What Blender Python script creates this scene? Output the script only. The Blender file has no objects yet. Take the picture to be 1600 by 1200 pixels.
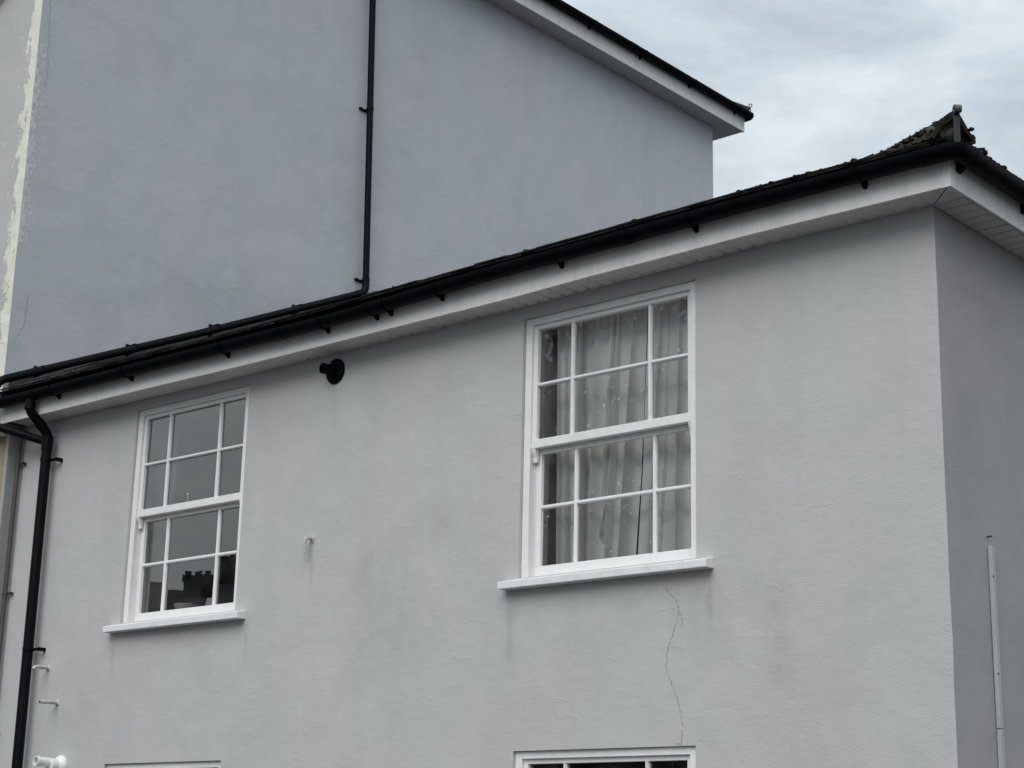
import bpy, bmesh, math, random
from mathutils import Matrix, Vector, noise

random.seed(7)
scene = bpy.context.scene
COL = scene.collection

# ------------------------------------------------------------------ camera
YAW, PITCH, ROLL, FPX = -0.717872, 0.267912, 0.0233872, 2740.36
def camera():
    cy, sy, cp, sp = math.cos(YAW), math.sin(YAW), math.cos(PITCH), math.sin(PITCH)
    f = Vector((sy * cp, cy * cp, sp)); r = Vector((cy, -sy, 0)); u = r.cross(f)
    c, s = math.cos(ROLL), math.sin(ROLL)
    r2 = c * r + s * u; u2 = -s * r + c * u
    m = Matrix((r2, u2, -f)).transposed().to_4x4()
    m.translation = Vector((0, -8, 1.6))
    cam = bpy.data.cameras.new('camera'); cam.sensor_width = 36
    cam.lens = 36 * FPX / 1600; cam.clip_start = 0.05; cam.clip_end = 3000
    o = bpy.data.objects.new('camera', cam); COL.objects.link(o); o.matrix_world = m
    scene.camera = o
camera()

# ------------------------------------------------------------------ sky, sun, exposure
SUN_DIR = Vector((0.24, -0.66, 0.71)).normalized()          # towards the sun
SUN_EL = math.asin(SUN_DIR.z); SUN_AZ = math.atan2(SUN_DIR.x, SUN_DIR.y)
W = bpy.data.worlds.new('World'); scene.world = W; W.use_nodes = True
nt = W.node_tree; nt.nodes.clear()
def wn(t, **k):
    n = nt.nodes.new(t)
    for a, b in k.items(): setattr(n, a, b)
    return n
out = wn('ShaderNodeOutputWorld'); bg = wn('ShaderNodeBackground'); bg.inputs['Strength'].default_value = 0.1
sky = wn('ShaderNodeTexSky', sky_type='NISHITA', sun_disc=False, sun_elevation=SUN_EL, sun_rotation=SUN_AZ)
tc = wn('ShaderNodeTexCoord')
mp = wn('ShaderNodeMapping'); mp.inputs['Scale'].default_value = (1.0, 1.0, 2.6); mp.inputs['Location'].default_value = (0.35, 0.9, 0.2)
n1 = wn('ShaderNodeTexNoise'); n1.inputs['Scale'].default_value = 5.6; n1.inputs['Detail'].default_value = 7; n1.inputs['Roughness'].default_value = 0.6; n1.inputs['Distortion'].default_value = 0.25
ramp = wn('ShaderNodeValToRGB')
e = ramp.color_ramp.elements
e[0].position = 0.37; e[0].color = (0.355, 0.415, 0.467, 1); e[1].position = 0.66; e[1].color = (0.565, 0.617, 0.652, 1)
gain = wn('ShaderNodeVectorMath', operation='SCALE'); gain.inputs['Scale'].default_value = 10.2
mix = wn('ShaderNodeMixRGB'); mix.inputs['Fac'].default_value = 0.94
L = nt.links.new
L(tc.outputs['Generated'], mp.inputs['Vector']); L(mp.outputs[0], n1.inputs['Vector']); L(n1.outputs['Fac'], ramp.inputs[0])
# an overcast sky grows brighter towards the zenith
sepw = wn('ShaderNodeSeparateXYZ'); L(tc.outputs['Generated'], sepw.inputs[0])
zen = wn('ShaderNodeMath', operation='MULTIPLY_ADD'); zen.inputs[1].default_value = 0.75; zen.inputs[2].default_value = 0.69
zc = wn('ShaderNodeMath', operation='MAXIMUM'); zc.inputs[1].default_value = 0.0; L(sepw.outputs['Z'], zc.inputs[0]); L(zc.outputs[0], zen.inputs[0])
zg = wn('ShaderNodeVectorMath', operation='SCALE'); L(ramp.outputs[0], zg.inputs[0]); L(zen.outputs[0], zg.inputs['Scale'])
L(zg.outputs[0], gain.inputs[0]); L(sky.outputs[0], mix.inputs[1]); L(gain.outputs[0], mix.inputs[2])
L(mix.outputs[0], bg.inputs['Color']); L(bg.outputs[0], out.inputs['Surface'])
sl = bpy.data.lights.new('sun', 'SUN'); sl.energy = 1.5; sl.angle = math.radians(50); sl.color = (1, 0.97, 0.93)
so = bpy.data.objects.new('sun', sl); COL.objects.link(so)
so.rotation_euler = SUN_DIR.to_track_quat('Z', 'Y').to_euler()
vs = scene.view_settings
vs.view_transform = 'Standard'; vs.look = 'None'; vs.exposure = 0.48; vs.gamma = 1.0; vs.use_curve_mapping = False
scene.cycles.max_bounces = 8; scene.cycles.transparent_max_bounces = 16

# ------------------------------------------------------------------ materials
class Mat:
    def __init__(s, name):
        s.m = bpy.data.materials.new(name); s.m.use_nodes = True
        s.t = s.m.node_tree; s.b = s.t.nodes['Principled BSDF']; s.out = s.t.nodes['Material Output']
        s.tc = s.t.nodes.new('ShaderNodeTexCoord'); s.geo = s.t.nodes.new('ShaderNodeNewGeometry')
        s.pos = s.geo.outputs['Position']
    def n(s, t, **k):
        n = s.t.nodes.new(t)
        for a, b in k.items(): setattr(n, a, b)
        return n
    def l(s, a, b): s.t.links.new(a, b)
    def map(s, scale, loc=(0, 0, 0), src=None):
        n = s.n('ShaderNodeMapping'); n.inputs['Scale'].default_value = scale; n.inputs['Location'].default_value = loc
        s.l(src or s.pos, n.inputs['Vector']); return n.outputs[0]
    def noise(s, scale, detail=4, rough=0.5, vec=None, dist=0.0):
        n = s.n('ShaderNodeTexNoise'); n.inputs['Scale'].default_value = scale; n.inputs['Detail'].default_value = detail
        n.inputs['Roughness'].default_value = rough; n.inputs['Distortion'].default_value = dist
        s.l(vec or s.pos, n.inputs['Vector']); return n.outputs['Fac']
    def ramp(s, fac, a, b, ca=(0, 0, 0, 1), cb=(1, 1, 1, 1)):
        n = s.n('ShaderNodeValToRGB'); e = n.color_ramp.elements
        e[0].position = a; e[1].position = b; e[0].color = ca; e[1].color = cb
        s.l(fac, n.inputs[0]); return n.outputs[0]
    def math(s, op, a, b=None, clamp=False):
        n = s.n('ShaderNodeMath', operation=op); n.use_clamp = clamp
        for i, v in enumerate((a, b)):
            if v is None: continue
            if isinstance(v, (int, float)): n.inputs[i].default_value = v
            else: s.l(v, n.inputs[i])
        return n.outputs[0]
    def mix(s, fac, a, b, mode='MIX'):
        n = s.n('ShaderNodeMixRGB', blend_type=mode)
        for i, v in enumerate((fac, a, b)):
            if isinstance(v, (int, float)): n.inputs[i].default_value = v
            elif isinstance(v, tuple): n.inputs[i].default_value = v if len(v) == 4 else v + (1,)
            else: s.l(v, n.inputs[i])
        return n.outputs[0]
    def bump(s, h, strength, dist, prev=None):
        n = s.n('ShaderNodeBump'); n.inputs['Strength'].default_value = strength; n.inputs['Distance'].default_value = dist
        s.l(h, n.inputs['Height'])
        if prev: s.l(prev, n.inputs['Normal'])
        return n.outputs[0]
    def fin(s, color, rough, normal=None, spec=0.5):
        for k, v in (('Base Color', color), ('Roughness', rough), ('Specular IOR Level', spec)):
            i = s.b.inputs[k]
            if isinstance(v, (int, float)): i.default_value = v
            elif isinstance(v, tuple): i.default_value = v if len(v) == 4 else v + (1,)
            else: s.l(v, i)
        if normal: s.l(normal, s.b.inputs['Normal'])
        return s.m

def seg_mask(M, comp_a, comp_b, ca, cb, ra, rb, n):
    """soft blotch round (ca, cb) in the wall's own plane, ragged by noise"""
    x = M.math('MULTIPLY', M.math('SUBTRACT', comp_a, ca), 1 / ra)
    z = M.math('MULTIPLY', M.math('SUBTRACT', comp_b, cb), 1 / rb)
    d = M.math('SQRT', M.math('ADD', M.math('MULTIPLY', x, x), M.math('MULTIPLY', z, z)))
    d = M.math('ADD', d, M.math('MULTIPLY', M.math('SUBTRACT', n, 0.5), 2.6))
    return M.math('SUBTRACT', 1.0, d, True)

def wall_mat(name, base, pink, green, stains=(), axis='X', grain=1.0):
    M = Mat(name)
    sep = M.n('ShaderNodeSeparateXYZ'); M.l(M.pos, sep.inputs[0])
    big = M.ramp(M.noise(0.9, 4, 0.55), 0.36, 0.64)
    c = M.mix(big, pink, green)
    c = M.mix(0.30, c, base)
    patch = M.ramp(M.noise(1.5, 5, 0.55, M.map((1, 1, 1.25), (11, 4, 2)), .5), 0.50, 0.56)
    c = M.mix(M.math('MULTIPLY', patch, 0.13), c, tuple(v * 0.80 for v in base))
    patch2 = M.ramp(M.noise(2.3, 4, 0.6, M.map((1, 1, .8), (2, 8, 5))), 0.57, 0.62)
    c = M.mix(M.math('MULTIPLY', patch2, 0.10), c, tuple(min(1, v * 1.14) for v in base))
    streak = M.ramp(M.noise(1.0, 5, 0.6, M.map((3.2, 3.2, 0.35))), 0.52, 0.8)
    c = M.mix(M.math('MULTIPLY', streak, 0.13), c, (0.27, 0.265, 0.26))
    med = M.ramp(M.noise(3.2, 6, 0.62), 0.42, 0.72)
    c = M.mix(M.math('MULTIPLY', med, 0.16), c, tuple(v * 0.84 for v in base))
    fine = M.noise(24, 3, 0.6)
    c = M.mix(M.math('MULTIPLY', M.ramp(fine, 0.6, 0.85), 0.12), c, tuple(v * 0.7 for v in base))
    pale = M.ramp(M.noise(5.5, 4, 0.6, M.map((1, 1, 1), (7, 3, 1))), 0.66, 0.73)
    c = M.mix(M.math('MULTIPLY', pale, 0.16), c, tuple(min(1, v * 1.18) for v in base))
    nz = M.noise(5.5, 7, 0.72)
    for (a, z, ra, rz, k) in stains:
        m = seg_mask(M, sep.outputs[axis], sep.outputs['Z'], a, z, ra, rz, nz)
        c = M.mix(M.math('MULTIPLY', m, k), c, (0.20, 0.195, 0.19))
    b = M.bump(M.noise(2.6, 3, 0.5), 0.25 * grain, 0.05)
    b = M.bump(M.noise(13, 5, 0.6, M.map((0.8, 0.8, 1.4))), 0.16 * grain, 0.012, b)
    trow = M.math('MULTIPLY', M.ramp(M.noise(7, 6, .7, M.map((.7, .7, 1.6), (3, 1, 4)), .6), .60, .66), M.ramp(M.noise(1.3, 2), .42, .6))
    b = M.bump(trow, 0.35 * grain, 0.0035, b)
    b = M.bump(M.noise(95, 4, 0.65), 0.55 * grain, 0.0038, b)
    r = M.math('ADD', 0.72, M.math('MULTIPLY', fine, 0.2))
    return M, c, r, b

STAINS = [(-8.25, 3.42, .16, .35, .12), (-7.55, 3.72, .14, .26, .12), (-5.05, 2.75, .12, .34, .22), (-5.15, 3.05, .25, .2, .12), (-6.96, 3.02, .035, .30, .22), (-5.50, 3.05, .03, .26, .22), (-9.38, 3.05, .03, .3, .2), (-10.88, 3.05, .03, .28, .22), (-8.75, 3.5, .03, .22, .25), (-8.6, 4.62, .07, .25, .12), (-6.3, 3.12, .7, .10, .14), (-10.1, 3.12, .7, .10, .14), (-8.05, 3.1, .4, .6, .12),
          (-4.9, 2.3, .5, .5, .10), (-5.5, 3.0, .3, .4, .12), (-9.3, 4.55, .5, .25, .10), (-11.2, 2.6, .5, .5, .10), (-6.95, 2.9, .1, .35, .14)]
M, c, r, b = wall_mat('pale_grey_render', (.492, .488, .485), (.51, .484, .486), (.47, .496, .486), STAINS)
M_WALL = M.fin(c, r, b, 0.25)
M, c, r, b = wall_mat('shade_darkened_render', (.358, .350, .355), (.370, .346, .362), (.342, .357, .346), [(0.9, 2.4, .5, .8, .14), (.25, 3.9, .3, .7, .14), (.6, 4.6, .6, .25, .14), (.4, 1.9, .2, .6, .14)], 'Y', 0.7)  # same render as the front, the side's shade put into a darker base
M_SIDE_SHADE = M.fin(c, r, b, 0.25)
# blue grey render of the tall house, with flaked paint near its front corner
M, c, r, b = wall_mat('blue_grey_render', (.495, .502, .542), (.52, .495, .55), (.468, .512, .53), [(3.6, 7.9, .5, .9, .12), (6.6, 8.6, .9, .5, .10), (2.0, 6.6, 1.2, .5, .16), (1.2, 8.8, .7, .5, .10)], 'Y', 0.8)
sep = M.n('ShaderNodeSeparateXYZ'); M.l(M.pos, sep.inputs[0])
dy = M.math('ADD', sep.outputs['Y'], 0.205)
near = M.math('SUBTRACT', 1.0, M.math('MULTIPLY', dy, 2.6), True)
grn = M.math('MULTIPLY', near, M.ramp(M.noise(4, 5, .65, M.map((1, 1, .5))), .42, .62))
c = M.mix(M.math('MULTIPLY', grn, .55), c, (.43, .46, .44))
near2 = M.math('SUBTRACT', 1.0, M.math('MULTIPLY', dy, 5.4), True)
band = M.math('MULTIPLY', M.math('GREATER_THAN', sep.outputs['Z'], 6.6), M.math('LESS_THAN', sep.outputs['Z'], 8.45))
fl = M.math('ADD', M.noise(20, 6, .75, M.map((1, 1, .7))), M.math('MULTIPLY', near2, .26))
flm = M.math('MULTIPLY', M.ramp(fl, .665, .68), M.math('MULTIPLY', band, M.math('GREATER_THAN', near2, 0.06)))
c = M.mix(M.math('MULTIPLY', flm, .6), c, (.64, .65, .63))
b = M.bump(flm, .6, .004, b)
M_TALL = M.fin(c, r, b, 0.25)
# front of the tall house: pale paint, a long strip peeled down to cream beside the corner
M, c, r, b = wall_mat('peeling_pale_render', (.47, .475, .47), (.48, .465, .47), (.455, .485, .472), [], 'X', 0.9)
sep = M.n('ShaderNodeSeparateXYZ'); M.l(M.pos, sep.inputs[0])
dx = M.math('SUBTRACT', -12.40, sep.outputs['X'])
w1 = M.math('ADD', .135, M.math('MULTIPLY', M.math('SUBTRACT', M.noise(4.2, 9, .78, M.map((2.2, 1, 1))), .5), .62))
gap = M.ramp(M.noise(2.3, 9, .74, M.map((.8, 1, 1), (0, 0, 3.1))), .37, .385)
pe = M.math('MULTIPLY', M.math('LESS_THAN', dx, w1), gap)
sp = M.math('MULTIPLY', M.ramp(M.noise(6, 5, .66, M.map((2.5, 1, .8), (1, 0, 2))), .65, .66), M.math('GREATER_THAN', dx, .14))
pe = M.math('MAXIMUM', pe, sp)
c = M.mix(pe, c, M.mix(M.ramp(M.noise(12, 4), .4, .65), (.70, .69, .60), (.78, .77, .70)))
b = M.bump(M.math('SUBTRACT', 1.0, pe), .7, .004, b)
M_TFRONT = M.fin(c, r, b, 0.25)

def simple(name, color, rough, var=0.15, scale=20, bump=0.0, bd=0.003, dirt=None, spec=0.5, dscale=6, dlo=.55, dhi=.8, dk=.4):
    M = Mat(name)
    f = M.noise(scale, 5, .6)
    c = M.mix(M.ramp(f, .3, .7), tuple(v * (1 - var) for v in color), tuple(min(1, v * (1 + var * .6)) for v in color))
    if dirt: c = M.mix(M.math('MULTIPLY', M.ramp(M.noise(dscale, 6, .65), dlo, dhi), dk), c, dirt)
    nb = M.bump(M.noise(scale * 2.5, 4, .6), bump, bd) if bump else None
    rr = M.math('ADD', rough - .06, M.math('MULTIPLY', f, .12))
    return M.fin(c, rr, nb, spec)
M_WHITE = simple('white_gloss_paint', (.80, .80, .79), .42, .04, 9, .3, .002, (.42, .41, .37), dk=.30, dscale=13, dlo=.55, dhi=.78)
M_SILL = simple('white_sill_paint', (.76, .775, .78), .5, .04, 12, .4, .003, (.36, .35, .31), dk=.42, dscale=9, dlo=.5, dhi=.75)
M = Mat('white_fascia_plastic')
st_ = M.ramp(M.noise(5, 6, .65, M.map((2.6, 2.6, .25))), .48, .75)
c = M.mix(M.math('MULTIPLY', st_, .30), (.75, .745, .72), (.40, .40, .34))
c = M.mix(M.math('MULTIPLY', M.ramp(M.noise(16, 5, .7), .55, .75), .2), c, (.38, .39, .32))
M_FASCIA = M.fin(c, .45, None, .4)
M_SOFFIT = simple('white_soffit_plastic', (.60, .61, .58), .5, .05, 6, 0, 0, (.32, .32, .28), dk=.5, dscale=4)
M_TSOFF = simple('grey_soffit_plastic', (.50, .50, .49), .55, .05, 6, 0, 0, (.3, .3, .28), dk=.4)
M_GAP = simple('dark_gap', (.03, .03, .03), .8)
M_BLACK = simple('black_plastic', (.002, .0025, .0042), .5, .25, 8, .1, .002, (.010, .010, .010), dk=.35, spec=.06)
M_BLACKP = simple('worn_black_pipe', (.0025, .003, .005), .48, .3, 14, .2, .002, (.026, .025, .024), dk=.25, dlo=.6, dhi=.74, spec=.11)
M_BROWN = simple('brown_painted_pipe', (.075, .06, .058), .5, .2, 14)
M_LEAD = simple('grey_painted_lead', (.11, .11, .115), .6, .2, 10, .3, .004)
M_SLATE = simple('dark_slate', (.020, .019, .020), .66, .35, 14, .5, .004, (.06, .052, .035), dlo=.5, dhi=.7, dk=.6, spec=.25)
M_MOSS = simple('dark_moss', (.018, .018, .010), .95, .5, 30, .8, .01, (.045, .038, .026), dscale=18)
M_TILE = simple('lichen_hip_tile', (.032, .028, .025), .92, .4, 26, .8, .008, (.02, .021, .011), dscale=16, dlo=.42, dhi=.6, dk=.9, spec=.2)
M_MORTAR = simple('old_mortar', (.13, .12, .118), .95, .2, 20, .8, .01, (.04, .038, .026), dscale=13, dlo=.42, dhi=.58, dk=.9)
M_IRON = simple('weathered_iron', (.022, .02, .024), .6, .3, 20, .4, .003)
M_GALV = simple('pale_corroded_iron', (.10, .105, .10), .7, .3, 40, .4, .003)
M_STUB = simple('painted_pipe_stub', (.47, .47, .46), .6, .1, 30, .4, .003, (.2, .19, .17), dscale=25, dk=.7)
M_WPLAS = simple('white_flue_plastic', (.78, .79, .78), .4, .03, 12, 0, 0, (.35, .35, .32), dscale=12, dk=.4)
M_ROOM = simple('painted_room', (.42, .42, .41), .9, .04, 3)
M_REVEAL = simple('painted_reveal', (.80, .80, .79), .8, .04, 3)
M_CARD = simple('white_card', (.75, .74, .72), .7, .05, 30)
M_BOTTLE = simple('grey_bottle', (.25, .27, .28), .3, .1, 30)
M_STONE = simple('bare_yellow_stone', (.33, .28, .19), .9, .3, 9, .8, .012, (.15, .13, .09), dscale=7)
M_ROOFD = simple('plain_roof_felt', (.05, .048, .05), .8, .2, 5)
M_BRICKD = simple('brown_brick', (.016, .013, .012), .95, .2, 8)
M_GROUND = simple('asphalt', (.055, .055, .055), .9, .2, 3, .5, .01)
M_CRACK = simple('crack_shadow', (.23, .227, .222), .95, .3, 40)
M_CRACK2 = simple('filled_crack', (.33, .345, .375), .95, .2, 40)
# curtain
M = Mat('grey_curtain')
wv = M.noise(160, 2, .5, M.map((1, 1, .3)))
c = M.mix(M.noise(3, 3), (.86, .87, .855), (.90, .905, .89))
M.fin(c, .9, M.bump(wv, .2, .001), .1)
M.b.inputs['Sheen Weight'].default_value = .1
M_CURT = M.m
# old window glass: mirror-like reflection by angle, otherwise clear; pale specks for dirt and for mirrored sky gaps
def glass(name, flecks, refl):
    M = Mat(name)
    g = M.n('ShaderNodeBsdfGlossy'); g.inputs['Roughness'].default_value = 0.0; g.inputs['Color'].default_value = (1.0, .985, .95, 1)
    t = M.n('ShaderNodeBsdfTransparent'); t.inputs['Color'].default_value = (.965, .975, .97, 1)
    fr = M.n('ShaderNodeFresnel'); fr.inputs['IOR'].default_value = 1.52
    b = M.bump(M.noise(3.0, 2, .4), .035, .01); M.l(b, g.inputs['Normal'])
    f = M.math('MULTIPLY', fr.outputs[0], refl, True)
    mx = M.n('ShaderNodeMixShader'); M.l(f, mx.inputs[0]); M.l(t.outputs[0], mx.inputs[1]); M.l(g.outputs[0], mx.inputs[2])
    d = M.n('ShaderNodeBsdfDiffuse'); d.inputs['Color'].default_value = (.6, .62, .6, 1)
    sp = M.math('MULTIPLY', M.ramp(M.noise(34, 3, .6), .655, .68), M.ramp(M.noise(4.1, 2, .5, M.map((1, 1, 1), (2, 0, 5))), .48, .56))
    fac = M.math('ADD', M.math('MULTIPLY', sp, flecks), M.math('MULTIPLY', M.ramp(M.noise(5, 5, .6), .4, .8), .035))
    m2 = M.n('ShaderNodeMixShader'); M.l(fac, m2.inputs[0]); M.l(mx.outputs[0], m2.inputs[1]); M.l(d.outputs[0], m2.inputs[2])
    M.l(m2.outputs[0], M.out.inputs['Surface'])
    return M.m
M_GLASS = glass('old_window_glass', .15, 3.0)
M_GLASS2 = glass('speckled_window_glass', .5, 1.9)  # stronger specks: bright sky between mirrored leaves, put into the glass colour

# ------------------------------------------------------------------ mesh helpers
class MB:
    def __init__(s): s.v = []; s.f = []
    def add(s, vs, fs):
        o = len(s.v); s.v += [Vector(p) for p in vs]; s.f += [[i + o for i in f] for f in fs]; return s
    def box(s, x0, x1, y0, y1, z0, z1):
        return s.prism([(x0, y0), (x1, y0), (x1, y1), (x0, y1)], z0, z1)
    def prism(s, poly, z0, z1, axis='z'):
        n = len(poly)
        def P(a, b, c):
            return (a, b, c) if axis == 'z' else ((a, c, b) if axis == 'y' else (c, a, b))
        vs = [P(a, b, z0) for a, b in poly] + [P(a, b, z1) for a, b in poly]
        fs = [list(range(n))[::-1], list(range(n, 2 * n))] + [[i, (i + 1) % n, n + (i + 1) % n, n + i] for i in range(n)]
        return s.add(vs, fs)
    def tube(s, path, r, n=14, caps=True, r_fn=None):
        pts = [Vector(p) for p in path]; rings = []
        up = None
        for i, p in enumerate(pts):
            t = (pts[min(i + 1, len(pts) - 1)] - pts[max(i - 1, 0)]).normalized()
            if up is None:
                up = Vector((0, 0, 1)) if abs(t.z) < .9 else Vector((1, 0, 0))
            a = (up - t * up.dot(t)).normalized(); b = t.cross(a); up = a
            rr = r_fn(i) if r_fn else r
            rings.append([p + (a * math.cos(2 * math.pi * k / n) + b * math.sin(2 * math.pi * k / n)) * rr for k in range(n)])
        vs = [q for R in rings for q in R]; fs = []
        for i in range(len(rings) - 1):
            for k in range(n):
                fs.append([i * n + k, i * n + (k + 1) % n, (i + 1) * n + (k + 1) % n, (i + 1) * n + k])
        if caps: fs += [list(range(n))[::-1], [(len(rings) - 1) * n + k for k in range(n)]]
        return s.add(vs, fs)
    def sweep(s, prof, frames, closed=True):
        """prof: (a, b) points; frames: list of (origin, A, B)"""
        n = len(prof); vs = []; fs = []
        for o, A, B in frames:
            o = Vector(o); A = Vector(A); B = Vector(B)
            vs += [o + A * a + B * b for a, b in prof]
        m = n if closed else n - 1
        for i in range(len(frames) - 1):
            for k in range(m): fs.append([i * n + k, i * n + (k + 1) % n, (i + 1) * n + (k + 1) % n, (i + 1) * n + k])
        if closed: fs += [list(range(n))[::-1], [(len(frames) - 1) * n + k for k in range(n)]]
        return s.add(vs, fs)
    def lathe(s, prof, o, ax, n=28):
        """prof: (distance along axis, radius)"""
        ax = Vector(ax).normalized(); a = ax.orthogonal().normalized(); b = ax.cross(a); o = Vector(o); vs = []; fs = []
        for d, r in prof:
            vs += [o + ax * d + (a * math.cos(2 * math.pi * k / n) + b * math.sin(2 * math.pi * k / n)) * max(r, 1e-5) for k in range(n)]
        for i in range(len(prof) - 1):
            for k in range(n): fs.append([i * n + k, i * n + (k + 1) % n, (i + 1) * n + (k + 1) % n, (i + 1) * n + k])
        return s.add(vs, fs)
    def blob(s, c, r, sq=(1, 1, 1), sub=1, amp=.35):
        bm = bmesh.new(); bmesh.ops.create_icosphere(bm, subdivisions=sub, radius=1)
        ph = Vector((random.random() * 50, random.random() * 50, 0)); c = Vector(c)
        vs = []
        for v in bm.verts:
            k = 1 + amp * noise.noise(v.co * 1.7 + ph) * 2
            vs.append(c + Vector((v.co.x * sq[0], v.co.y * sq[1], v.co.z * sq[2])) * r * k)
        fs = [[v.index for v in f.verts] for f in bm.faces]; bm.free()
        return s.add(vs, fs)
    def mesh(s, name, mat, loc=Vector((0, 0, 0)), smooth=False):
        me = bpy.data.meshes.new(name); me.from_pydata([v - loc for v in s.v], [], s.f)
        bm = bmesh.new(); bm.from_mesh(me); bmesh.ops.recalc_face_normals(bm, faces=bm.faces); bm.to_mesh(me); bm.free()
        me.materials.append(mat)
        if smooth:
            for p in me.polygons: p.use_smooth = True
            try: me.set_sharp_from_angle(angle=math.radians(40))
            except Exception: pass
        return me
    def build(s, name, mat, parent=None, smooth=False, bevel=0, loc=None):
        """vertices are in world coordinates; the object's origin is `loc`"""
        pl = world_loc(parent)
        loc = Vector(loc) if loc is not None else (pl if parent else Vector((0, 0, 0)))
        me = s.mesh(name, mat, loc, smooth)
        o = bpy.data.objects.new(name, me); COL.objects.link(o)
        if parent: o.parent = parent
        o.location = loc - pl
        if bevel: add_bevel(o, bevel)
        return o
def add_bevel(o, w):
    m = o.modifiers.new('edge', 'BEVEL'); m.width = w; m.segments = 2; m.limit_method = 'ANGLE'; m.angle_limit = math.radians(50)
def world_loc(o):
    v = Vector((0, 0, 0))
    while o: v += o.location; o = o.parent
    return v
def tag(o, label=None, cat=None, group=None, kind=None):
    for k, v in (('label', label), ('category', cat), ('group', group), ('kind', kind)):
        if v: o[k] = v
    return o
def thing(name, label, cat, loc, group=None):
    o = bpy.data.objects.new(name, None); o.empty_display_size = .2; COL.objects.link(o); o.location = loc
    return tag(o, label, cat, group)
def interp(x, pts):
    if x <= pts[0][0]: return pts[0][1]
    for (a, va), (b, vb) in zip(pts, pts[1:]):
        if x <= b:
            t = (x - a) / (b - a); t = t * t * (3 - 2 * t); return va + (vb - va) * t
    return pts[-1][1]
def frange(a, b, step):
    n = max(1, round((b - a) / step)); return [a + (b - a) * i / n for i in range(n + 1)]
def arc(c, a, b, r, n=6):
    """quarter bend at corner c from point on direction a to direction b"""
    c = Vector(c); a = Vector(a).normalized(); b = Vector(b).normalized()
    p0 = c + a * r; p1 = c + b * r; pts = []
    for i in range(n + 1):
        t = i / n; pts.append(p0 * (1 - t) ** 2 + c * 2 * t * (1 - t) + p1 * t * t)
    return pts

# ------------------------------------------------------------------ dimensions
XL, XR = -12.40, -4.055
SAG = [(-12.4, -.015), (-11.0, -.018), (-9.2, -.026), (-7.0, -.020), (-6.03, -.004), (-5.0, .006), (-3.85, .0)]
sag = lambda x: interp(x, SAG)
SOF = 5.022                       # soffit underside
FX, FY = -3.845, -.215            # outer corner of the fascia
GTOP = [(-12.4, 5.175), (-10.66, 5.165), (-8.5, 5.150), (-6.6, 5.188), (-4.95, 5.200), (-3.5, 5.198)]
STOP = [(-12.4, 5.262), (-11.2, 5.250), (-10.4, 5.243), (-9.03, 5.232), (-6.67, 5.246), (-4.99, 5.262), (-3.8, 5.255)]
PT = .42                          # roof pitch (rise per metre)
gtop = lambda x: interp(x, GTOP)
stop = lambda x: interp(x, STOP)

# ------------------------------------------------------------------ ground
g = MB(); g.add([(-600, -600, 0), (600, -600, 0), (600, 600, 0), (-600, 600, 0)], [[0, 1, 2, 3]])
tag(g.build('ground', M_GROUND), kind='structure')

# ================================================================== the low wing
house = thing('house', 'low pale grey rendered house wing with white sash windows and a hipped slate roof', 'house', (-8.2, 0, 0))
OPEN = [(-10.822, -9.512, 3.28, 4.925), (-6.898, -5.588, 3.28, 4.925), (-10.868, -9.558, .62, 2.252), (-6.912, -5.602, .62, 2.252)]
def wob(x, z): return noise.noise(Vector((x * .7, 3.1, z * .7))) * .006 + noise.noise(Vector((x * 2.6, 9.1, z * 2.6))) * .0022
def corner_wob(z): return noise.noise(Vector((1.7, 5.5, z * 3.0))) * .005 + noise.noise(Vector((4.7, 5.5, z * 14.0))) * .0025
def axis_grid(a, b, step, keys):
    xs = set(round(v, 4) for v in frange(a, b, step)) | set(round(k, 4) for k in keys)
    xs = sorted(xs); out = [xs[0]]
    ks = set(round(k, 4) for k in keys) | {round(a, 4), round(b, 4)}
    for v in xs[1:]:
        if v - out[-1] < step * .3:
            if v in ks and out[-1] not in ks: out[-1] = v
            elif v in ks: out.append(v)
        else: out.append(v)
    return out
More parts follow.
